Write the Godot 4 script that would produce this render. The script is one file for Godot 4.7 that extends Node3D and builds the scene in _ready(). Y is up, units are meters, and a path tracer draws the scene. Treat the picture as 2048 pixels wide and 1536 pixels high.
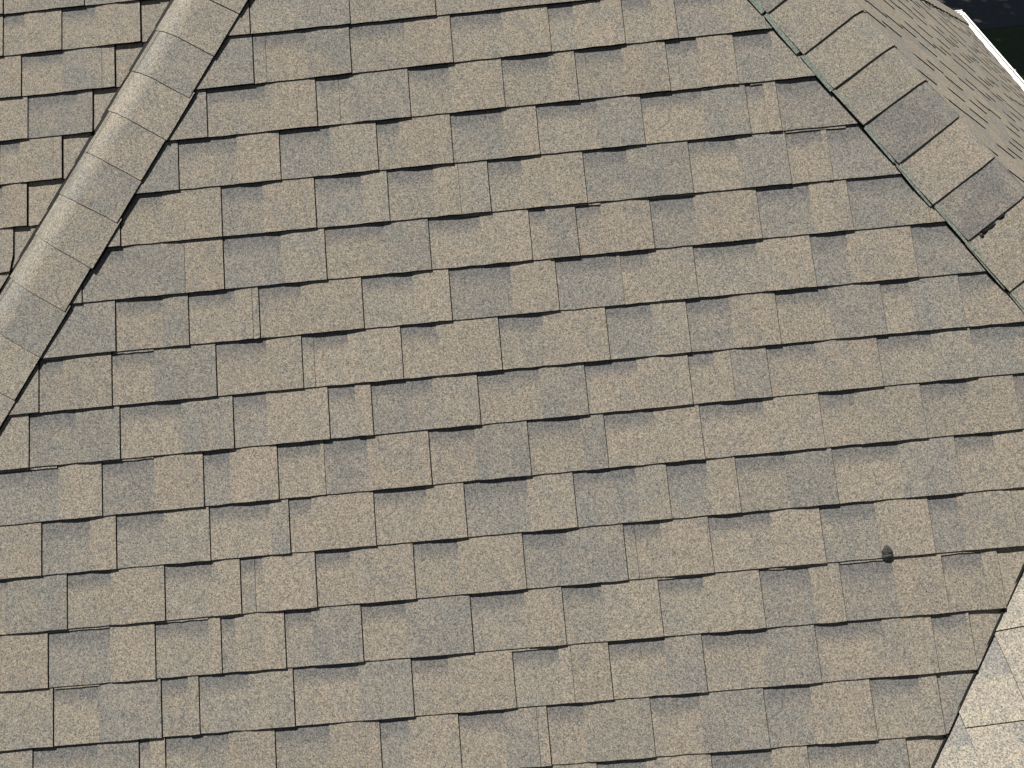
extends Node3D
# A hip roof of laminated asphalt shingles seen from a drone two metres above it.
# x runs along the courses of the main slope, z towards the eave below it, y is up; metres.

const EXPOSURE_LENGTH := 0.143      # visible height of one course
const BUTT := 0.0043                # step from one course down to the next
const TOOTH := 0.0024               # second layer of the laminated tabs
const PITCH := 0.505448             # main slope, radians
const SIDE := 0.644754              # side slopes
const HIP := 0.643918               # run of a hip along the course per metre down the main slope
const MAIN_LEFT := 0.46735
const MAIN_RIGHT := 2.12332
const VALLEY := 3.63884
const LOWER_VALLEY := 0.14981
const LOWER_DEPTH := 0.25907
const LOWER_START := -0.19191
const EAVE_DOWN := 4.42             # side slope length from the hip origin to the eave
const SIDE_PER_Z := 0.92107         # dn on a side slope per metre of z, along a hip

var rng := RandomNumberGenerator.new()
var blotch := FastNoiseLite.new()
var granules: StandardMaterial3D
var felt: StandardMaterial3D
var white_metal: StandardMaterial3D
var names := {}

# real-world base colours (linear) of the granule blends
var blend := {"t": Color(0.256, 0.227, 0.190), "n": Color(0.236, 0.217, 0.187), "g": Color(0.203, 0.195, 0.180), "b": Color(0.142, 0.140, 0.141), "d": Color(0.165, 0.160, 0.156)}
const GRAIN := 0.46
const RELIEF := 0.02
const TEXTURE_MEAN := 0.62
const EDGE := Color(0.030, 0.027, 0.024)


class Shape:
	var v := PackedVector3Array()
	var n := PackedVector3Array()
	var c := PackedColorArray()
	var t := PackedVector2Array()
	var i := PackedInt32Array()

	func tri(a: int, b: int, d: int) -> void:
		var up := n[a] + n[b] + n[d]
		if (v[b] - v[a]).cross(v[d] - v[a]).dot(up) > 0.0:
			i.append_array(PackedInt32Array([a, d, b]))
		else:
			i.append_array(PackedInt32Array([a, b, d]))

	func point(p: Vector3, normal: Vector3, col: Color, uv: Vector2) -> int:
		v.append(p)
		n.append(normal)
		c.append(col)
		t.append(uv)
		return v.size() - 1

	func quad(a: Vector3, b: Vector3, d: Vector3, e: Vector3, normal: Vector3, col: Color, uv := Vector2.ZERO) -> void:
		var k := v.size()
		for p in [a, b, d, e]:
			point(p, normal, col, uv + Vector2(p.x + p.y, p.z + p.y) / 1.5)
		tri(k, k + 1, k + 2)
		tri(k, k + 2, k + 3)

	# rows of points joined into a sheet
	func sheet(first: int, across: int, down: int) -> void:
		for r in down - 1:
			for q in across - 1:
				var k := first + r * across + q
				tri(k, k + 1, k + across + 1)
				tri(k, k + across + 1, k + across)

	func mesh() -> ArrayMesh:
		var a := []
		a.resize(Mesh.ARRAY_MAX)
		a[Mesh.ARRAY_VERTEX] = v
		a[Mesh.ARRAY_NORMAL] = n
		a[Mesh.ARRAY_COLOR] = c
		a[Mesh.ARRAY_TEX_UV] = t
		a[Mesh.ARRAY_INDEX] = i
		var m := ArrayMesh.new()
		m.add_surface_from_arrays(Mesh.PRIMITIVE_TRIANGLES, a)
		return m


# one sloping surface: its node (x along the courses, y out of the roof, z down the slope), its borders and its courses
class Slope:
	var node: MeshInstance3D
	var lo: Callable
	var hi: Callable
	var start := 0.0
	var first := -1
	var last := 38
	var field := Shape.new()
	var tilt := {}
	var band := 0.85                   # how dark the printed shadow band is
	var steep_ends := false            # tabs cut square at both ends

	func butt(k: int, u: float) -> float:
		var w: Vector2 = tilt.get(k, Vector2.ZERO)
		return start + k * 0.143 + w.x + w.y * clampf(u - 1.3, -2.0, 2.0)

	func inside(u: float, s: float) -> float:
		return clampf(u, lo.call(s), maxf(lo.call(s), hi.call(s)))


func numbered(called: String) -> String:
	var k: int = names.get(called, 0)
	names[called] = k + 1
	return called if k == 0 else "%s_%03d" % [called, k]


func part(called: String, mesh: Mesh, material: Material, parent: Node3D, label := "", kind := "") -> MeshInstance3D:
	var o := MeshInstance3D.new()
	o.name = numbered(called)
	o.mesh = mesh
	o.material_override = material
	parent.add_child(o, true)
	if label:
		o.set_meta("label", label)
	if kind:
		o.set_meta("kind", kind)
	return o


func thing(called: String, label: String, category: String, at := Vector3.ZERO) -> Node3D:
	var o := Node3D.new()
	o.name = numbered(called)
	add_child(o, true)
	o.position = at
	o.set_meta("label", label)
	o.set_meta("category", category)
	return o


func tone(code: String, p: Vector2, bright: float) -> Color:
	var a: Color = blend[code]
	var w := blotch.get_noise_2d(p.x * 100.0, p.y * 100.0) * 1.5
	var other: Color = blend["t"] if w > 0.0 else blend["g"]
	var out := a.lerp(other, clampf(absf(w), 0.0, 0.6)) * bright
	return Color(out.r / TEXTURE_MEAN, out.g / TEXTURE_MEAN, out.b / TEXTURE_MEAN)


# one laminated tab of course k: from u0 to g the thin layer shows, from g to u1 the second layer lies on it
func tab(m: Shape, sl: Slope, k: int, u0: float, g: float, u1: float, code: String, slit: bool, rough := false) -> bool:
	var mid := sl.start + (k - 0.5) * EXPOSURE_LENGTH
	var a := sl.inside(u0, mid)
	var z := sl.inside(u1, mid)
	var a2 := sl.inside(u0, mid + 0.06)
	var z2 := sl.inside(u1, mid + 0.06)
	var a3 := sl.inside(u0, mid - 0.06)
	var z3 := sl.inside(u1, mid - 0.06)
	if maxf(z - a, maxf(z2 - a2, z3 - a3)) < 0.004:
		return false
	g = clampf(g, u0, u1)
	var off := Vector2(rng.randf(), rng.randf())
	var seedy := Vector2(rng.randf() * 40.0, rng.randf() * 40.0)
	var bright := rng.randf_range(0.96, 1.04)
	var lift := [rng.randf_range(0.0002, 0.0008), rng.randf_range(0.0002, 0.0009)]
	var wave := rng.randf() * TAU
	var up := Vector3(0, 1, 0)
	var gap := 0.0011 if slit else 0.0
	var sunk := 0.0022 if code[1] == "-" else 0.0
	for layer in 2:
		var l := (u0 + gap) if layer == 0 else (g + (gap if g <= u0 else 0.0))
		var r := g if layer == 0 else u1
		if r - l < 0.0015:
			continue
		var body: String = code[layer]
		if body == ".":
			body = "n"
		var across := 2 if rough else clampi(int((r - l) / 0.045) + 2, 3, 5)
		var fs := [-0.1, 0.2, 1.0] if rough else ([-0.1, 0.05, 0.17, 0.28, 0.40, 0.7, 1.0] if layer == 0 else [-0.1, 0.25, 0.62, 1.0])
		var first := m.v.size()
		for f in fs:
			for q in across:
				var u := lerpf(l, r, q / (across - 1.0))
				var s := lerpf(sl.butt(k - 1, u), sl.butt(k, u), f)
				var y := BUTT * maxf(f, -0.2) + (TOOTH * (1.0 if g <= u0 or sl.steep_ends else clampf(0.3 + (u - l) / 0.05, 0.3, 1.0)) if layer == 1 else 0.0) - sunk + maxf(f, 0.0) * lerpf(lift[0], lift[1], (u - u0) / (u1 - u0 + 0.001))
				if f == 1.0 and not rough:
					s += 0.0007 * sin(u * 71.0 + wave) + rng.randf_range(-0.0005, 0.0005)
				var col := tone(body, Vector2(u, s) + seedy, bright)
				if layer == 0 and code[1] != "-":
					var w := clampf((0.40 - f) / 0.24, 0.0, 1.0) * sl.band
					var dark: Color = blend["b"]
					col = col.lerp(Color(dark.r / TEXTURE_MEAN, dark.g / TEXTURE_MEAN, dark.b / TEXTURE_MEAN), w)
				var x := sl.inside(u, s)
				m.point(Vector3(x, y, s), up, col, Vector2(x, s) / 0.85 + off)
		m.sheet(first, across, fs.size())
		var low := first + across * (fs.size() - 1)
		for q in across - 1:
			var p := m.v[low + q]
			var w := m.v[low + q + 1]
			m.quad(p, w, Vector3(w.x, p.y - 0.006, w.z + 0.0008), Vector3(p.x, p.y - 0.006, p.z + 0.0008), Vector3(0, 0.3, 1).normalized(), EDGE)
			m.quad(Vector3(p.x, p.y - 0.006, p.z + 0.0008), Vector3(w.x, p.y - 0.006, w.z + 0.0008), Vector3(w.x, -0.0085, w.z - 0.001), Vector3(p.x, -0.0085, p.z - 0.001), Vector3(0, 0, 1), EDGE)
		for end in 2:                                              # the cut ends
			var e0 := first + (across - 1 if end == 1 else 0)
			var e1 := low + (across - 1 if end == 1 else 0)
			var p := m.v[e0]
			var w := m.v[e1]
			var lean := 0.0031 if end == 1 and layer == 1 else 0.0
			m.quad(p, w, Vector3(w.x + lean, (w.y - 0.0034) if lean > 0.0 else -0.008, w.z), Vector3(p.x + lean, (p.y - 0.0034) if lean > 0.0 else -0.008, p.z), Vector3(1 if end == 1 else -1, 0.2, 0).normalized(), EDGE if end == 1 or sl.steep_ends else tone(body, seedy, 0.6))
	return true


func shingle(sl: Slope, k: int, u0: float, g: float, u1: float, code: String, slit: bool) -> void:
	var m := Shape.new()
	if not tab(m, sl, k, u0, g, u1, code, slit):
		return
	var at := m.v[0]
	at.y = 0.0
	for q in m.v.size():
		m.v[q] -= at
	part("shingle", m.mesh(), granules, sl.node).position = at


# the tabs of one course as they were laid; each is [left end, end of its thin part, granule blends], in millimetres along the course
func course(sl: Slope, k: int, shift: float, turn: float, tabs: Array) -> void:
	sl.tilt[k] = Vector2(shift, turn) / 1000.0
	var flush := false
	var middle := sl.start + (k - 0.5) * EXPOSURE_LENGTH
	for q in tabs.size():
		var u0: float = maxf(tabs[q][0] / 1000.0, sl.lo.call(middle) - 0.12)
		var u1: float = (tabs[q + 1][0] / 1000.0) if q + 1 < tabs.size() else minf(sl.hi.call(middle) + 0.14, u0 + 0.24)
		var g: float = clampf(tabs[q][1] / 1000.0, u0, u1)
		var thin: bool = g > u0 + 0.001
		var code: String = tabs[q][2]
		if q == tabs.size() - 1 and tabs[q][1] >= 9000:
			code = code[0] + "-"
		shingle(sl, k, u0, g, u1, code, flush == not thin and q > 0)
		flush = g < u1 - 0.001
	fill(sl, k, minf(sl.lo.call(middle) - 0.12, tabs[0][0] / 1000.0), tabs[0][0] / 1000.0)
	var end: float = tabs[-1][0] / 1000.0 + 0.24
	fill(sl, k, end, maxf(end, sl.hi.call(middle) + 0.14))


# a run of tabs in the usual widths, joined into the slope's field
func fill(sl: Slope, k: int, from: float, to: float, single := Vector2(1, -1), wide := 1.0) -> void:
	var u := from
	var codes := ["nt", "gt", "tg", "nn", "gn", "tt", "ng"]
	while u < to - 0.005:
		var w := minf(rng.randf_range(0.13, 0.24) * wide, to - u)
		var code: String = codes[rng.randi() % codes.size()]
		var g := u + w * rng.randf_range(0.3, 0.7)
		if u > single.x and u + w < single.y:
			shingle(sl, k, u, g, u + w, code, false)
		else:
			tab(sl.field, sl, k, u, g, u + w, code, false, true)
		u += w


# the edge of a lower layer that peeps out below the butts of course k
func lip(sl: Slope, k: int, from: float, to: float) -> void:
	var m := Shape.new()
	var first := 0
	var across := 7
	for f in 3:
		for q in across:
			var u := lerpf(from, to, q / (across - 1.0))
			var s: float = sl.butt(k, u) + [-0.006, 0.0035, 0.0066][f] + rng.randf_range(-0.0006, 0.0006) * f
			m.point(Vector3(u - from, [0.0026, 0.0027, 0.0027][f], s - sl.butt(k, from)), Vector3.UP, tone("n", Vector2(u, s), 1.0), Vector2(u, s) / 0.85)
	m.sheet(first, across, 3)
	for q in across - 1:
		var p := m.v[2 * across + q]
		var w := m.v[2 * across + q + 1]
		m.quad(p, w, w - Vector3(0, 0.004, 0), p - Vector3(0, 0.004, 0), Vector3(0, 0, 1), EDGE)
	part("shingle_edge", m.mesh(), granules, sl.node).position = Vector3(from, 0.0, sl.butt(k, from))


func close_field(sl: Slope) -> void:
	if sl.field.v.size():
		part("shingle_field", sl.field.mesh(), granules, sl.node, "", "stuff")


func slope(house: Node3D, at: Transform3D, lo: Callable, hi: Callable, from: float, to: float, label: String, start := 0.0) -> Slope:
	var sl := Slope.new()
	sl.lo = lo
	sl.hi = hi
	sl.start = start
	sl.first = floori((from - start) / EXPOSURE_LENGTH) + 1
	sl.last = floori((to - start) / EXPOSURE_LENGTH)
	var deck := Shape.new()
	var steps := 40
	for q in steps + 1:
		var s := lerpf(from, to, q / float(steps))
		for side in 2:
			var u: float = lo.call(s) if side == 0 else maxf(lo.call(s), hi.call(s))
			deck.point(Vector3(u, -0.009, s), Vector3(0, 1, 0), Color.WHITE, Vector2(u, s))
	deck.sheet(0, 2, steps + 1)
	sl.node = part("roof_slope", deck.mesh(), felt, house, label)
	sl.node.transform = at
	return sl


# cap shingles bent over the line from a, running down along; out1 and out2 lead away from it on the two slopes whose normals are n1 and n2
func caps(house: Node3D, called: String, a: Vector3, along: Vector3, n1: Vector3, n2: Vector3, w1: float, w2: float, butts: Array, codes: String, label: String, step := 0.0045, far_height := 0.0085) -> MeshInstance3D:
	var out1 := along.cross(n1).normalized()
	if out1.dot(n2) > 0.0:
		out1 = -out1
	var out2 := along.cross(n2).normalized()
	if out2.dot(n1) > 0.0:
		out2 = -out2
	var top := (n1 + n2).normalized()
	var under := Shape.new()
	var length: float = butts[-1]
	for q in 2:
		var p := along * (length * q)
		under.point(p + out1 * (w1 - 0.02), n1, Color.WHITE, Vector2.ZERO)
		under.point(p - top * 0.03, top, Color.WHITE, Vector2.ZERO)
		under.point(p + out2 * (w2 - 0.02), n2, Color.WHITE, Vector2.ZERO)
	under.sheet(0, 3, 2)
	var row := part(called, under.mesh(), felt, house, label)
	row.position = a
	for k in butts.size() - 1:
		var m := Shape.new()
		var t0: float = butts[k]
		var t1: float = butts[k + 1]
		var off := Vector2(rng.randf(), rng.randf())
		var seedy := Vector2(rng.randf() * 40.0, rng.randf() * 40.0)
		var bright := rng.randf_range(0.97, 1.03)
		var ww1 := w1 + rng.randf_range(-0.004, 0.004)
		var ww2 := w2 + rng.randf_range(-0.004, 0.004)
		var skew := rng.randf_range(-0.004, 0.004)
		# across the cap: flange, bend, flange
		var cross := [[out1 * ww1, n1, -ww1], [out1 * ww1 * 0.7, n1, -ww1 * 0.7], [out1 * 0.068, n1, -0.068]]
		for b in 5:
			var w := b / 4.0
			var dir := n1.slerp(n2, w)
			var round := out1 * (0.034 * (1.0 - w) * (1.0 - w)) + out2 * (0.034 * w * w)
			cross.append([round - top * 0.003 * (1.0 - absf(2.0 * w - 1.0)), dir, lerpf(-0.034, 0.034, w)])
		cross.append_array([[out2 * 0.068, n2, 0.068], [out2 * ww2 * 0.7, n2, ww2 * 0.7], [out2 * ww2, n2, ww2]])
		var fs := [-0.12, 0.15, 0.5, 0.8, 1.0]
		var count := cross.size()
		for f in fs:
			for c in cross:
				var t: float = lerpf(t0, t1, f)
				if f == 1.0:
					t += c[2] * skew * 8.0 + rng.randf_range(-0.0006, 0.0006)
				var nn: Vector3 = c[1]
				var h: float = (0.0095 if c[2] < 0.06 else far_height) + step * f + (rng.randf_range(-0.25, 0.25) * step if absf(c[2]) > 0.07 else 0.0)
				var p: Vector3 = c[0] + nn * h + along * t
				var flange_shade := 1.0
				if c[2] > 0.036:  # second flange dimmed in its colour, as if it caught less light
					flange_shade = 0.80 + 0.25 * blotch.get_noise_2d(t * 160.0, c[2] * 300.0)
				m.point(p, nn, tone(codes[k % codes.length()], Vector2(t, c[2]) + seedy, bright * flange_shade), Vector2(c[2], t) / 0.85 + off)
		m.sheet(0, count, fs.size())
		var low := count * (fs.size() - 1)
		for q in count - 1:
			var nn: Vector3 = cross[q][1]
			m.quad(m.v[low + q], m.v[low + q + 1], m.v[low + q + 1] - nn * (step + 0.003), m.v[low + q] - nn * (step + 0.003), along, EDGE)
		for r in fs.size() - 1:
			for side in 2:
				var p := m.v[r * count + (count - 1 if side == 1 else 0)]
				var w := m.v[(r + 1) * count + (count - 1 if side == 1 else 0)]
				var nn := n2 if side == 1 else n1
				m.quad(p, w, w - nn * 0.016, p - nn * 0.016, out2 if side == 1 else out1, tone("n", seedy, 0.7) if side == 1 else EDGE * 1.3)
		part("cap_shingle", m.mesh(), granules, row)
	return row


func every(from: float, step: float, to: float) -> Array:
	var out := []
	var t := from
	while t < to:
		out.append(t)
		t += step + rng.randf_range(-0.003, 0.003)
	out.append(to)
	return out


func make_granules() -> void:
	var a := FastNoiseLite.new()
	a.seed = 5
	a.noise_type = FastNoiseLite.TYPE_CELLULAR
	a.cellular_return_type = FastNoiseLite.RETURN_CELL_VALUE
	a.frequency = 0.44
	a.fractal_type = FastNoiseLite.FRACTAL_NONE
	var b: FastNoiseLite = a.duplicate()
	b.seed = 11
	b.frequency = 0.30
	var clump := FastNoiseLite.new()
	clump.seed = 21
	clump.frequency = 0.045
	clump.fractal_octaves = 3
	var side := 1024
	var dc := clump.get_image(side, side, false, false, false).get_data()
	var da := a.get_image(side, side, false, false, false).get_data()
	var db := b.get_image(side, side, false, false, false).get_data()
	var bytes := PackedByteArray()
	bytes.resize(side * side * 3)
	var curve := PackedByteArray()
	curve.resize(1024)
	for q in 1024:
		curve[q] = int(pow(q / 1023.0, 1.0 / 2.2) * 255.0)
	var random := RandomNumberGenerator.new()
	random.seed = 3
	for q in side * side:
		var x := da[q] / 255.0
		var y := db[q] / 255.0
		var w := 0.62 + (x - 0.5) * GRAIN + (y - 0.5) * GRAIN * 0.8
		var z := dc[q] / 255.0 - 0.5
		w *= 1.0 + 0.22 * z
		if x > 0.90:
			w *= 1.25
		var hue := (y - 0.5) * 0.12 + z * 0.06
		bytes[q * 3] = curve[clampi(int(w * (1.0 + hue) * 1023.0), 0, 1023)]
		bytes[q * 3 + 1] = curve[clampi(int(w * 1023.0), 0, 1023)]
		bytes[q * 3 + 2] = curve[clampi(int(w * (1.0 - hue * 1.2) * 1023.0), 0, 1023)]
	var im := Image.create_from_data(side, side, false, Image.FORMAT_RGB8, bytes)
	var tex := ImageTexture.create_from_image(im)
	granules = StandardMaterial3D.new()
	granules.resource_name = "granules"
	granules.albedo_texture = tex
	granules.vertex_color_use_as_albedo = true
	granules.roughness = 1.0
	granules.metallic_specular = 0.0
	granules.heightmap_enabled = true
	granules.heightmap_texture = tex
	granules.heightmap_scale = RELIEF


func plain(color: Color, rough: float) -> StandardMaterial3D:
	var m := StandardMaterial3D.new()
	m.albedo_color = color.linear_to_srgb()
	m.roughness = rough
	return m


func box(m: Shape, lo: Vector3, hi: Vector3, col := Color.WHITE) -> void:
	for axis in 3:
		for side in 2:
			var n := Vector3.ZERO
			n[axis] = 1.0 if side == 1 else -1.0
			var p := []
			for q in [[0, 0], [1, 0], [1, 1], [0, 1]]:
				var c := Vector3.ZERO
				c[axis] = hi[axis] if side == 1 else lo[axis]
				var b := (axis + 1) % 3
				var d := (axis + 2) % 3
				c[b] = hi[b] if q[0] == 1 else lo[b]
				c[d] = hi[d] if q[1] == 1 else lo[d]
				p.append(c)
			m.quad(p[0], p[1], p[2], p[3], n, col)


func frame(at: Vector3, u: Vector3, n: Vector3, s: Vector3) -> Transform3D:
	return Transform3D(Basis(u, n, s), at)



func _ready() -> void:
	rng.seed = 20240
	blotch.seed = 4
	blotch.frequency = 0.13
	blotch.fractal_octaves = 2

	var camera := Camera3D.new()
	camera.name = "camera"
	camera.position = Vector3(1.29043, 0.89192, 2.04067)
	camera.rotation = Vector3(-0.970891, 0.03246, -0.118996)
	camera.fov = 59.365
	camera.near = 0.05
	camera.far = 400.0
	add_child(camera)
	camera.make_current()

	var around := WorldEnvironment.new()
	around.name = "surroundings"
	var env := Environment.new()
	env.background_mode = Environment.BG_SKY
	var sky_look := ProceduralSkyMaterial.new()
	sky_look.sky_top_color = Color(0.43, 0.47, 0.54)
	sky_look.sky_horizon_color = Color(0.72, 0.73, 0.75)
	sky_look.ground_bottom_color = Color(0.10, 0.12, 0.08)
	sky_look.ground_horizon_color = Color(0.45, 0.48, 0.45)
	sky_look.sky_energy_multiplier = 0.50
	var sky := Sky.new()
	sky.sky_material = sky_look
	env.sky = sky
	env.tonemap_mode = Environment.TONE_MAPPER_LINEAR
	env.tonemap_exposure = 1.86
	env.sdfgi_enabled = true
	env.ssao_enabled = true
	env.ssil_enabled = true
	around.environment = env
	add_child(around)

	var sun := DirectionalLight3D.new()
	sun.name = "sun"
	sun.light_energy = 1.5
	sun.light_color = Color(1.0, 0.982, 0.945)
	sun.light_angular_distance = 0.5
	sun.shadow_enabled = true
	sun.look_at_from_position(Vector3(-0.62, 1.746, -1.09) * 10.0, Vector3.ZERO)
	add_child(sun)

	make_granules()
	felt = plain(Color(0.022, 0.021, 0.020), 0.95)
	white_metal = plain(Color(0.80, 0.80, 0.78), 0.4)

	# ground
	var cp := cos(PITCH)
	var sp := sin(PITCH)
	var c2 := cos(SIDE)
	var s2 := sin(SIDE)
	ground()

	# the house and its slopes
	var house := thing("house", "house with a hip roof of tan and grey asphalt shingles and white gutter", "house")
	var n_main := Vector3(0, cp, sp)
	var n_left := Vector3(-s2, c2, 0)
	var n_right := Vector3(s2, c2, 0)
	var d_main := Vector3(0, -sp, cp)

	var main := slope(house, frame(Vector3.ZERO, Vector3.RIGHT, n_main, d_main), func(s): return MAIN_LEFT + 0.055 - HIP * s,
			func(s): return minf(MAIN_RIGHT - 0.055 + HIP * s, VALLEY - HIP * s), -0.15, 5.4, "large front slope that fills most of the view")
	var lower := slope(house, frame(-n_main * LOWER_DEPTH, Vector3.RIGHT, n_main, d_main), func(_s): return -5.0,
			func(s): return LOWER_VALLEY - HIP * s, -0.45, 5.4, "lower slope beyond the left hip, its tabs ending in steps", LOWER_START)
	var strip := slope(house, frame(Vector3(MAIN_LEFT, 0, 0) - n_left * 0.004, Vector3.BACK, n_left, Vector3(-c2, -s2, 0)), func(t): return (t - 0.57) / SIDE_PER_Z,
			func(t): return t / SIDE_PER_Z - 0.055, -0.13, 4.4, "narrow side slope between the left hip and its valley")
	var far := slope(house, frame(Vector3(MAIN_RIGHT, 0, 0), Vector3.FORWARD, n_right, Vector3(c2, -s2, 0)), func(t): return (0.055 - t / SIDE_PER_Z) if t < 1.0 else -6.5,
			func(t): return 0.13 + 0.872 * (t + 0.13), -0.13, EAVE_DOWN, "steep side slope beyond the right hip, seen at a glancing angle")
	var wing := slope(house, frame(Vector3(VALLEY, 0, 0) - n_left * 0.011, Vector3.BACK, n_left, Vector3(-c2, -s2, 0)), func(t): return t / SIDE_PER_Z - 0.08,
			func(_t): return 6.5, 0.95, 4.4, "bright slope beyond the valley in the lower right corner", -0.026)
	var back := slope(house, frame(Vector3(0, 0.0726, -0.131), Vector3.LEFT, Vector3(0, 0.8245, -0.5659), Vector3(0, -0.5659, -0.8245)), func(t): return -2.03 - 0.7536 * t,
			func(_t): return -0.40, 0.0, 4.82, "back slope behind the ridge")
	var lower_back := slope(house, frame(Vector3(0, 0.0606, -0.519), Vector3.LEFT, Vector3(0, 0.8245, -0.5659), Vector3(0, -0.5659, -0.8245)), func(_t): return -0.44,
			func(_t): return 5.0, 0.0, 4.3, "back slope of the lower roof")
	main.first = 0
	far.steep_ends = true
	far.band = 0.6
	wing.band = 0.5
	wing.first = 8

	course(main, 1, -0.0, 2.5, [[-9000, -9000, "nn"], [618, 743, "ng"], [900, 1034, "nt"], [1140, 1274, "nn"], [1594, 1709, "nt"]])
	course(main, 2, -2.4, -6.0, [[-9000, -9000, "gg"], [621, 9000, "n."], [657, 773, "tg"], [894, 1049, "nt"], [1177, 1321, "nt"], [1449, 1520, "nt"], [1653, 1735, "nt"], [1798, 1929, "gn"]])
	course(main, 3, -0.8, -0.7, [[-9000, -9000, "gg"], [484, 649, "nt"], [790, 9000, "n."], [854, 883, "ng"], [1048, 1162, "nt"], [1308, 1438, "nt"], [1510, 1640, "nt"], [1760, 9000, "n."], [1846, 1846, ".t"], [1945, 2048, "gn"]])
	course(main, 4, -1.3, 1.0, [[-9000, -9000, "gg"], [398, 562, "nt"], [680, 822, "gn"], [949, 1012, "nt"], [1154, 1297, "gt"], [1390, 1556, "ng"], [1676, 1843, "tg"], [1961, 9000, "t."], [2010, 2010, ".t"], [2044, 2247, "gt"]])
	course(main, 5, 2.0, 4.7, [[-9000, -9000, ".n"], [230, 347, "tt"], [511, 626, "gt"], [769, 897, "gn"], [969, 1096, "nt"], [1164, 1164, ".n"], [1244, 1337, "nt"], [1504, 1623, "gg"], [1789, 1918, "tg"], [2051, 2147, "tt"], [2162, 2348, "gg"]])
	course(main, 6, 2.5, 1.6, [[-9000, -9000, ".g"], [119, 234, "gg"], [403, 403, ".t"], [509, 668, "gn"], [788, 953, "tg"], [1071, 1211, "tt"], [1343, 9000, "t."], [1389, 1389, ".g"], [1469, 1538, "tt"], [1669, 1788, "gt"], [1955, 2096, "gt"], [2196, 2368, "gn"], [2398, 2398, ".t"]])
	course(main, 7, 2.1, 1.8, [[-9000, -9000, ".g"], [207, 336, "tg"], [407, 534, "tt"], [581, 581, ".n"], [599, 714, "tt"], [879, 1018, "nt"], [1115, 1281, "gt"], [1401, 1566, "gg"], [1575, 1652, "tn"], [1770, 1937, "nt"], [2080, 2175, "gt"], [2346, 2531, "gn"]])
	course(main, 8, 2.6, 0.5, [[-9000, -9000, ".n"], [-7, 60, "nn"], [192, 307, "tg"], [475, 613, "tt"], [707, 9000, "n."], [739, 832, "tt"], [974, 1069, "tt"], [1236, 1353, "nt"], [1521, 1641, "gn"], [1734, 1849, "gt"], [1969, 2110, "tg"], [2245, 2320, "tg"], [2449, 2542, "tt"]])
	course(main, 9, -2.5, -4.1, [[-9000, -9000, ".n"], [-37, 89, "gg"], [209, 375, "tg"], [514, 604, "gt"], [769, 9000, "n."], [842, 842, ".t"], [884, 1048, "gn"], [1167, 1331, "tg"], [1451, 1589, "tt"], [1723, 1790, "tt"], [1834, 1834, ".g"], [1928, 2056, "tt"], [2216, 2357, "nn"], [2458, 2616, "gn"]])
	course(main, 10, -1.9, -4.6, [[-202, 39, "gt"], [156, 296, "gt"], [427, 498, "gt"], [625, 740, "tt"], [749, 864, "gt"], [1027, 1148, "tg"], [1287, 1427, "tg"], [1488, 1619, "tt"], [1737, 1903, "tt"], [2047, 2140, "tn"], [2309, 2430, "nt"]])
	course(main, 11, -2.2, -1.4, [[-258, -149, "nt"], [-10, 119, "gt"], [189, 315, "gn"], [437, 598, "tg"], [647, 707, "tt"], [871, 1010, "tt"], [1108, 1273, "gt"], [1393, 1555, "gn"], [1635, 1739, "gt"], [1813, 1941, "ng"], [2062, 2232, "tg"], [2376, 2475, "tt"]])
	course(main, 12, -2.2, -0.5, [[-246, -109, "tg"], [54, 170, "nt"], [312, 437, "nt"], [511, 9000, "n."], [549, 570, "tt"], [708, 799, "tt"], [964, 1080, "nt"], [1248, 1363, "gg"], [1508, 9000, "n."], [1537, 1604, "tt"], [1727, 1887, "tt"], [2011, 2152, "gt"], [2286, 2360, "gn"], [2496, 2496, ".t"]])
	course(main, 13, 0.5, 1.7, [[-208, -141, "gt"], [0, 163, "gt"], [281, 421, "nt"], [453, 491, "gt"], [619, 689, "ng"], [818, 934, "tg"], [1100, 1240, "nt"], [1336, 9000, "n."], [1438, 1438, ".t"], [1582, 1697, "nt"], [1840, 1966, "gt"], [2042, 2176, "gt"], [2299, 2399, "tt"], [2439, 9000, "t."]])
	course(main, 14, 0.7, 0.4, [[-236, -236, "nn"], [10, 128, "tg"], [291, 9000, "t."], [362, 362, ".n"], [389, 518, "nn"], [633, 802, "tg"], [937, 1032, "tt"], [1196, 1314, "nt"], [1344, 1344, ".t"], [1440, 1583, "tg"], [1676, 1839, "tg"], [1961, 2130, "tt"], [2252, 2339, "nn"], [2347, 9000, "t."]])
	course(main, 15, 2.2, 2.9, [[-264, -159, "nn"], [-47, 120, "ng"], [228, 256, "nt"], [296, 459, "nt"], [578, 718, "nt"], [846, 919, "gt"], [1046, 1163, "tg"], [1244, 1244, ".t"], [1270, 1362, "tn"], [1530, 1654, "tg"], [1814, 1931, "gt"], [2079, 2200, "nn"], [2245, 9000, "g."]])
	course(main, 16, 0.0, 0.0, [[-253, -123, "gt"], [96, 238, "tn"], [377, 468, "gt"], [581, 710, "nt"], [848, 938, "gt"], [1125, 1216, "nt"], [1382, 1506, "gt"], [1666, 1815, "gt"], [1905, 2075, "tg"], [2148, 9000, "t."]])

	course(lower, 0, 0, 0, [[-497, -396, "gn"], [-284, -196, "ng"], [-16, 86, "gt"]])
	course(lower, 1, 0, 0, [[-532, -431, "nt"], [-287, -217, "nt"], [-94, 17, "nt"], [164, 9000, "n."]])
	course(lower, 2, 0, 0, [[-483, -384, "gt"], [-230, -96, "tg"], [34, 34, ".n"], [75, 9000, "t."]])
	course(lower, 3, 0, 0, [[-452, -353, "gt"], [-212, -54, "gg"], [-1, 9000, "n."]])
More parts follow.
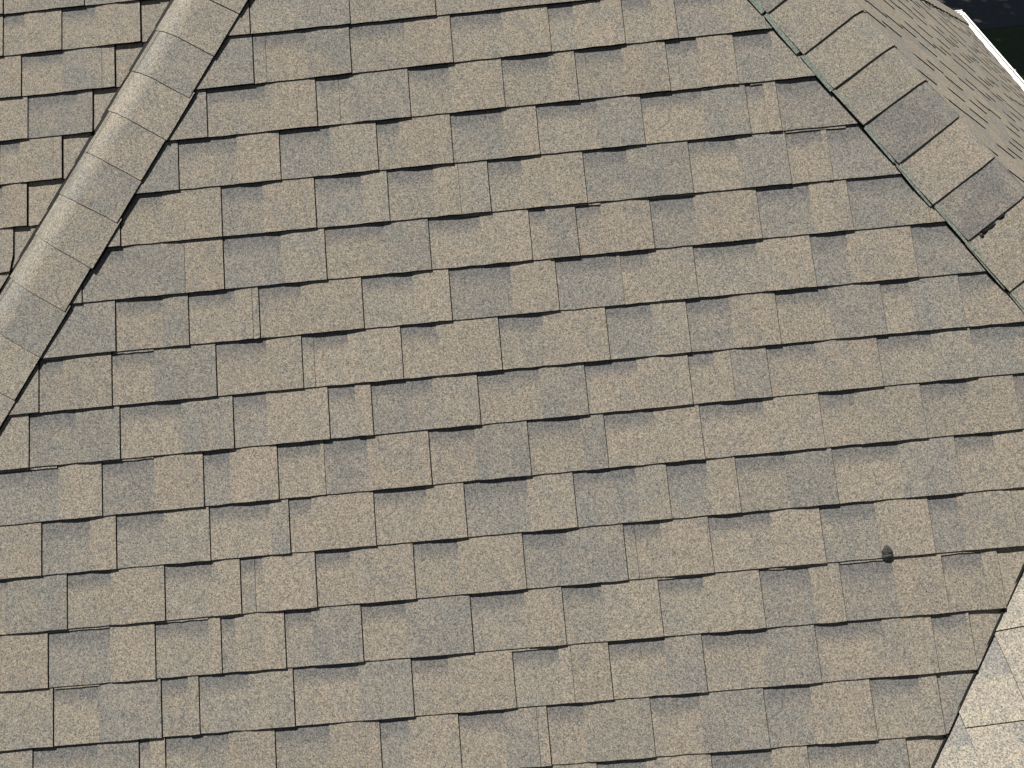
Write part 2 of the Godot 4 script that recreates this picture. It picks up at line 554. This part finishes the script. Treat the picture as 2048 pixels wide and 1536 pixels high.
	course(lower, 4, 0, 0, [[-503, -404, "gt"], [-308, -242, "tn"], [-133, -133, ".n"], [-105, 9000, "n."]])
	course(lower, 5, 0, 0, [[-553, -439, "gt"], [-375, -301, "tt"], [-221, 9000, "t."]])
	course(lower, 6, 0, 0, [[-570, -457, "gt"], [-425, -344, "tn"], [-268, 9000, "n."]])
	course(lower, 7, 0, 0, [[-587, -475, "gt"], [-459, -395, "nt"]])
	course(lower, 8, 0, 0, [[-620, -476, "gt"]])

	for k in range(0, main.last + 1):
		if k == 0 or k > 16:
			var s := (k - 0.5) * EXPOSURE_LENGTH
			fill(main, k, main.lo.call(s) - 0.12, main.hi.call(s) + 0.12)
	for k in range(lower.first, lower.last + 1):
		if k < 0 or k > 8:
			var s := lower.start + (k - 0.5) * EXPOSURE_LENGTH
			fill(lower, k, -2.5, lower.hi.call(s) + 0.12)
	for k in range(strip.first, strip.last + 1):
		var s := strip.start + (k - 0.5) * EXPOSURE_LENGTH
		fill(strip, k, strip.lo.call(s) - 0.12, strip.hi.call(s) + 0.12, Vector2(-0.6, 0.95))
	for k in range(far.first, far.last + 1):
		var s := far.start + (k - 0.5) * EXPOSURE_LENGTH
		fill(far, k, maxf(far.lo.call(s) - 0.12, -3.5), far.hi.call(s) + 0.12, Vector2(-0.75 - 0.1 * k, 0.35 + 0.1 * k) if k < 11 else Vector2(1, -1), 1.15)
	course(wing, 11, 0, 0, [[1290, 1380, "nn"], [1480, 1570, "nn"], [1677, 1760, "nn"], [1880, 1960, "nn"]])
	course(wing, 12, 0, 0, [[1450, 1530, "nn"], [1615, 1775, "gn"], [1875, 1950, "nn"], [2060, 2130, "gn"]])
	course(wing, 13, 0, 0, [[1640, 1700, "nn"], [1800, 1912, "gn"], [2010, 2100, "nn"]])
	for k in range(wing.first, wing.last + 1):
		if k < 11 or k > 13:
			var s := wing.start + (k - 0.5) * EXPOSURE_LENGTH
			fill(wing, k, wing.lo.call(s) - 0.12, 3.6)
	for k in range(back.first, back.last + 1):
		var s := (k - 0.5) * EXPOSURE_LENGTH
		fill(back, k, back.lo.call(s) - 0.12, -0.4)
	for k in range(lower_back.first, lower_back.last + 1):
		fill(lower_back, k, -0.44, 2.5)
	for sl in [main, lower, strip, far, wing, back, lower_back]:
		close_field(sl)

	for l in [[3, 1.977, 2.011], [4, 2.054, 2.215], [5, 1.162, 1.211], [5, 1.470, 1.539], [5, 1.670, 1.788], [7, 0.007, 0.060], [7, 0.203, 0.308], [9, -0.119, 0.036], [9, 0.158, 0.296],
			[12, 0.001, 0.163], [12, 0.283, 0.422], [12, 0.454, 0.491], [12, 1.583, 1.698], [12, 1.865, 1.968], [12, 2.045, 2.171], [12, 2.297, 2.438], [13, 0.014, 0.132], [13, 1.197, 1.309]]:
		lip(main, l[0], l[1], l[2])

	# hip caps
	var down_left := (Vector3(-HIP, 0, 0) + d_main).normalized()
	var down_right := (Vector3(HIP, 0, 0) + d_main).normalized()
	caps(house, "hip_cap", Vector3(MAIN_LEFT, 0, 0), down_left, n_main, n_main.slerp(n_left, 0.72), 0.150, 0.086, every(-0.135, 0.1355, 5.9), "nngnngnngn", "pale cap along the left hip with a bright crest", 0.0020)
	var right_butts := [-0.12, 0.02, 0.156, 0.308, 0.438, 0.566, 0.700, 0.843, 0.971, 1.137, 1.27, 1.40]
	var right_cap := caps(house, "hip_cap", Vector3(MAIN_RIGHT, 0, 0), down_right, n_main, n_right, 0.200, 0.11, right_butts, "ngnnndtdtnn", "cap along the right hip with a greenish edge", 0.0034, 0.005)
	edge_strips(right_cap, right_butts, down_right, n_main)
	var back_down := Vector3(3.63, -2.73, -3.97).normalized()
	caps(house, "hip_cap", Vector3(2.027, 0.0726, -0.131), back_down, n_right, Vector3(0, 0.8245, -0.5659), 0.15, 0.15, every(0.0, 0.14, 6.0), "ntgn", "cap along the far back hip")
	caps(house, "ridge_cap", Vector3(0.56, 0.0726, -0.131), Vector3.RIGHT, n_main, Vector3(0, 0.8245, -0.5659), 0.15, 0.15, every(0.0, 0.14, 1.48), "ntg", "cap along the top ridge")
	caps(house, "ridge_cap", Vector3(2.883, -0.572, 1.03), Vector3.BACK, n_right, n_left, 0.15, 0.15, every(0.0, 0.14, 5.4), "ntg", "cap along the ridge of the wing")

	valley_shade_strip(house, lower.node, func(s): return lower.hi.call(s), -0.3, 2.6, 0.0150)
	valley_shade_strip(house, main.node, func(s): return VALLEY - HIP * s, 1.22, 3.2, 0.0030)
	gutter(house)
	walls(house)
	debris(n_main, d_main)
	trees()


func roof_point(u: float, s: float, h: float) -> Vector3:
	return Vector3(u, 0, 0) + Vector3(0, -sin(PITCH), cos(PITCH)) * s + Vector3(0, cos(PITCH), sin(PITCH)) * h


# the worn greenish cut edge of the right hip's caps
func edge_strips(row: MeshInstance3D, butts: Array, along: Vector3, n: Vector3) -> void:
	var out := along.cross(n).normalized()
	if out.x > 0.0:
		out = -out
	var widths := [0.006, 0.006, 0.007, 0.005, 0.001, 0.004, 0.008, 0.001, 0.006, 0.008, 0.004]
	for k in butts.size() - 1:
		var m := Shape.new()
		var steps := 9
		var t0: float = butts[k] + 0.001
		var t1: float = butts[k + 1] - (0.003 + 0.004 * (k % 3))
		var off := Vector2(rng.randf(), rng.randf())
		for q in steps:
			var f := q / (steps - 1.0)
			var t := lerpf(t0, t1, f)
			var wide: float = widths[k] * clampf(0.55 + 0.8 * f, 0.0, 1.0) * rng.randf_range(0.95, 1.05)
			var green := Color(0.205, 0.240, 0.215) * (rng.randf_range(0.88, 1.12) / TEXTURE_MEAN)
			m.point(along * t + out * 0.1945 + n * 0.0115, (n + out * 0.35).normalized(), green, Vector2(0.0, t) / 0.85 + off)
			m.point(along * t + out * (0.202 + wide) + n * 0.0085, (n + out * 0.35).normalized(), green, Vector2(0.02, t) / 0.85 + off)
		m.sheet(0, 2, steps)
		for q in steps - 1:
			var p := m.v[q * 2 + 1]
			var w := m.v[q * 2 + 3]
			m.quad(p, w, w - n * 0.008, p - n * 0.008, out, EDGE)
		part("edge_strip", m.mesh(), granules, row, "pale green cut edge")
	# black sealant pressed out under one cap
	var smear := Shape.new()
	for spot in [[0.977, 0.143, 0.013, 0.010], [0.980, 0.122, 0.016, 0.004], [0.975, 0.085, 0.016, 0.008], [0.984, 0.158, 0.006, 0.006]]:
		blob(smear, along * spot[0] + out * spot[1] + n * 0.0095, out, along, n, spot[2], spot[3], 0.003, Color(0.02, 0.02, 0.022) / TEXTURE_MEAN)
	part("sealant_smear", smear.mesh(), granules, row, "black sealant squeezed out below a cap")


func blob(m: Shape, at: Vector3, a: Vector3, b: Vector3, n: Vector3, ra: float, rb: float, h: float, col: Color) -> void:
	var around := 11
	var first := m.v.size()
	for r in 4:
		var f := r / 3.0
		for q in around:
			var ang := TAU * q / (around - 1.0)
			var wob := 1.0 + 0.14 * sin(ang * 3.0 + at.x * 90.0)
			var rad := f * wob
			var up := (n + (a * cos(ang) + b * sin(ang)) * f * 0.9).normalized()
			m.point(at + a * cos(ang) * ra * rad + b * sin(ang) * rb * rad + n * h * (1.0 - f * f), up, col * rng.randf_range(0.7, 1.3), Vector2(cos(ang), sin(ang)) * f * 0.02)
	m.sheet(first, around, 4)


func debris(n: Vector3, d: Vector3) -> void:
	var m := Shape.new()
	blob(m, Vector3.ZERO, Vector3.RIGHT, d, n, 0.0145, 0.0155, 0.007, Color(0.045, 0.047, 0.045) / TEXTURE_MEAN)
	blob(m, d * 0.008, Vector3.RIGHT, d, n, 0.016, 0.009, 0.006, Color(0.075, 0.08, 0.072) / TEXTURE_MEAN)
	var o := part("debris_lump", m.mesh(), granules, self, "small dark lump of debris lying at a shingle's lower edge near the right side")
	o.set_meta("category", "debris")
	o.position = roof_point(2.166, 1.700, 0.006)
	var seed_shape := Shape.new()
	blob(seed_shape, Vector3.ZERO, Vector3.RIGHT, d, n, 0.0018, 0.0030, 0.0015, Color(0.06, 0.045, 0.03) / TEXTURE_MEAN)
	var s := part("seed", seed_shape.mesh(), granules, self, "tiny brown seed on a tan shingle below the dark debris lump")
	s.set_meta("category", "seed")
	s.position = roof_point(2.249, 1.805, 0.0055)


# black strip in place of the shade at a cut valley edge
func valley_shade_strip(house: Node3D, on: Node3D, line: Callable, from: float, to: float, wide: float) -> void:
	var m := Shape.new()
	var steps := int((to - from) / 0.018)
	for q in steps:
		var s := lerpf(from, to, q / (steps - 1.0))
		var u: float = line.call(s)
		var w := wide * (0.75 + 0.5 * absf(sin(s * 23.0) * cos(s * 41.0))) * rng.randf_range(0.8, 1.2)
		m.point(Vector3(u - 0.004, 0.001, s), Vector3.UP, Color.WHITE, Vector2.ZERO)
		m.point(Vector3(u + w, 0.0005, s), Vector3.UP, Color.WHITE, Vector2.ZERO)
		m.point(Vector3(u + w + 0.001, -0.03, s), Vector3.RIGHT, Color.WHITE, Vector2.ZERO)
	m.sheet(0, 3, steps)
	var o := part("valley_shade", m.mesh(), plain(Color(0.006, 0.006, 0.006), 0.9), house, "black strip drawn as the shade along a valley")
	o.transform = on.transform


func gutter(house: Node3D) -> void:
	var c2 := cos(SIDE)
	var s2 := sin(SIDE)
	var edge := Vector3(MAIN_RIGHT + EAVE_DOWN * c2, -EAVE_DOWN * s2, 0)
	# an open trough: outline of its wall across the eave, from the back edge round to the rolled front lip
	var line := [Vector2(-0.012, -0.008), Vector2(-0.012, -0.095), Vector2(0.048, -0.095), Vector2(0.062, -0.06), Vector2(0.080, -0.040), Vector2(0.080, -0.012), Vector2(0.073, -0.006), Vector2(0.064, -0.010)]
	for side in 2:
		var m := Shape.new()
		var from := -4.13 if side == 0 else -5.5
		var to := 6.5 if side == 0 else 5.73
		for q in line.size() - 1:
			var a: Vector2 = line[q]
			var b: Vector2 = line[q + 1]
			var nn := Vector2(-(b - a).y, (b - a).x).normalized()
			for skin in 2:
				var o := nn * (0.0012 if skin == 0 else -0.0012)
				var p := [Vector3(a.x + o.x, a.y + o.y, from), Vector3(b.x + o.x, b.y + o.y, from), Vector3(b.x + o.x, b.y + o.y, to), Vector3(a.x + o.x, a.y + o.y, to)]
				m.quad(p[0], p[1], p[2], p[3], Vector3(nn.x, nn.y, 0) * (1.0 if skin == 0 else -1.0), Color.WHITE)
		var g := part("gutter", m.mesh(), white_metal, house, "white metal gutter along the far eave" if side == 0 else "white metal gutter along the back eave")
		g.position = edge if side == 0 else Vector3(0, edge.y, -4.105)
		if side == 1:
			g.rotation.y = PI / 2
		var cover := Shape.new()
		box(cover, Vector3(-0.0105, -0.016, from + 0.02), Vector3(0.056, -0.0115, to))
		part("gutter_cover", cover.mesh(), white_metal, g)
		var cap := Shape.new()
		var z := from - 0.001
		cap.quad(Vector3(-0.012, -0.005, z), Vector3(-0.012, -0.096, z), Vector3(0.055, -0.096, z), Vector3(0.081, -0.005, z), Vector3(0, 0, -1), Color.WHITE)
		cap.quad(Vector3(-0.012, -0.005, z + 0.002), Vector3(-0.012, -0.096, z + 0.002), Vector3(0.055, -0.096, z + 0.002), Vector3(0.081, -0.005, z + 0.002), Vector3(0, 0, 1), Color.WHITE)
		part("gutter_end", cap.mesh(), white_metal, g)
		var seam := Shape.new()
		box(seam, Vector3(0.058, -0.03, -3.17), Vector3(0.0825, -0.0045, -3.15))
		if side == 0:
			part("gutter_joint", seam.mesh(), plain(Color(0.45, 0.45, 0.44), 0.5), g)
		var board := Shape.new()
		box(board, Vector3(-0.035, -0.15, from), Vector3(-0.015, -0.02, to))
		part("fascia", board.mesh(), white_metal, g)


func walls(house: Node3D) -> void:
	var siding := plain(Color(0.42, 0.38, 0.32), 0.8)
	var m := Shape.new()
	box(m, Vector3(-4.6, -5.4, -3.7), Vector3(5.3, -2.74, 4.2))
	part("house_wall", m.mesh(), siding, house)
	var w := Shape.new()
	box(w, Vector3(0.6, -5.4, 4.203), Vector3(5.297, -2.743, 6.2))
	part("house_wall", w.mesh(), siding, house)


func ground() -> void:
	var noise := NoiseTexture2D.new()
	noise.width = 512
	noise.height = 512
	noise.seamless = true
	var f := FastNoiseLite.new()
	f.seed = 9
	f.frequency = 0.03
	noise.noise = f
	var ramp := Gradient.new()
	ramp.colors = PackedColorArray([Color(0.062, 0.088, 0.042).linear_to_srgb(), Color(0.090, 0.118, 0.062).linear_to_srgb()])
	noise.color_ramp = ramp
	var grass := StandardMaterial3D.new()
	grass.albedo_texture = noise
	grass.uv1_triplanar = true
	grass.uv1_scale = Vector3(0.35, 0.35, 0.35)
	grass.roughness = 1.0
	var m := Shape.new()
	m.quad(Vector3(-150, 0, -150), Vector3(150, 0, -150), Vector3(150, 0, 150), Vector3(-150, 0, 150), Vector3.UP, Color.WHITE)
	var lawn := part("lawn", m.mesh(), grass, self, "dark green lawn in the shade below the eave")
	lawn.set_meta("kind", "structure")
	lawn.set_meta("category", "lawn")
	lawn.position.y = -5.4
	var d := Shape.new()
	d.quad(Vector3(6.4, 0, -26), Vector3(40, 0, -22), Vector3(40, 0, -8.6), Vector3(6.4, 0, -8.3), Vector3.UP, Color.WHITE)
	var drive := part("driveway", d.mesh(), plain(Color(0.10, 0.106, 0.115), 0.9), self, "dark asphalt driveway in shade beyond the gutter corner")
	drive.set_meta("kind", "structure")
	drive.set_meta("category", "driveway")
	drive.position.y = -5.396


# unseen trees added to cast shade on the ground beyond the house
func trees() -> void:
	var leaf := plain(Color(0.045, 0.075, 0.025), 0.7)
	leaf.cull_mode = BaseMaterial3D.CULL_DISABLED
	var bark := plain(Color(0.10, 0.08, 0.06), 0.9)
	for spot in [[Vector3(5.2, -5.4, -13.6), 3.3, "broad leafy tree behind the house, added out of view for its shade"], [Vector3(8.2, -5.4, -13.0), 3.0, "leafy tree past the driveway, added out of view for its shade"]]:
		var t := thing("added_shade_tree", spot[2], "tree", spot[0])
		t.set_meta("group", "added trees beyond the driveway")
		var trunk := CylinderMesh.new()
		trunk.top_radius = 0.10
		trunk.bottom_radius = 0.22
		trunk.height = 7.6
		part("trunk", trunk, bark, t).position.y = 3.8
		var m := Shape.new()
		for q in 6500:
			var dir := Vector3(rng.randfn(), rng.randfn(), rng.randfn()).normalized()
			var rad: float = spot[1] * pow(rng.randf(), 0.4) * (0.85 + 0.2 * sin(dir.x * 5.0) * cos(dir.z * 6.0))
			var p: Vector3 = Vector3(0, 8.6, 0) + dir * rad
			var a := Vector3(rng.randfn(), rng.randfn(), rng.randfn()).normalized()
			var b := a.cross(Vector3(rng.randfn(), rng.randfn(), rng.randfn()).normalized()).normalized()
			m.quad(p - a * 0.13, p + b * 0.06, p + a * 0.13, p - b * 0.06, a.cross(b), Color.WHITE)
		part("crown", m.mesh(), leaf, t, "", "stuff")
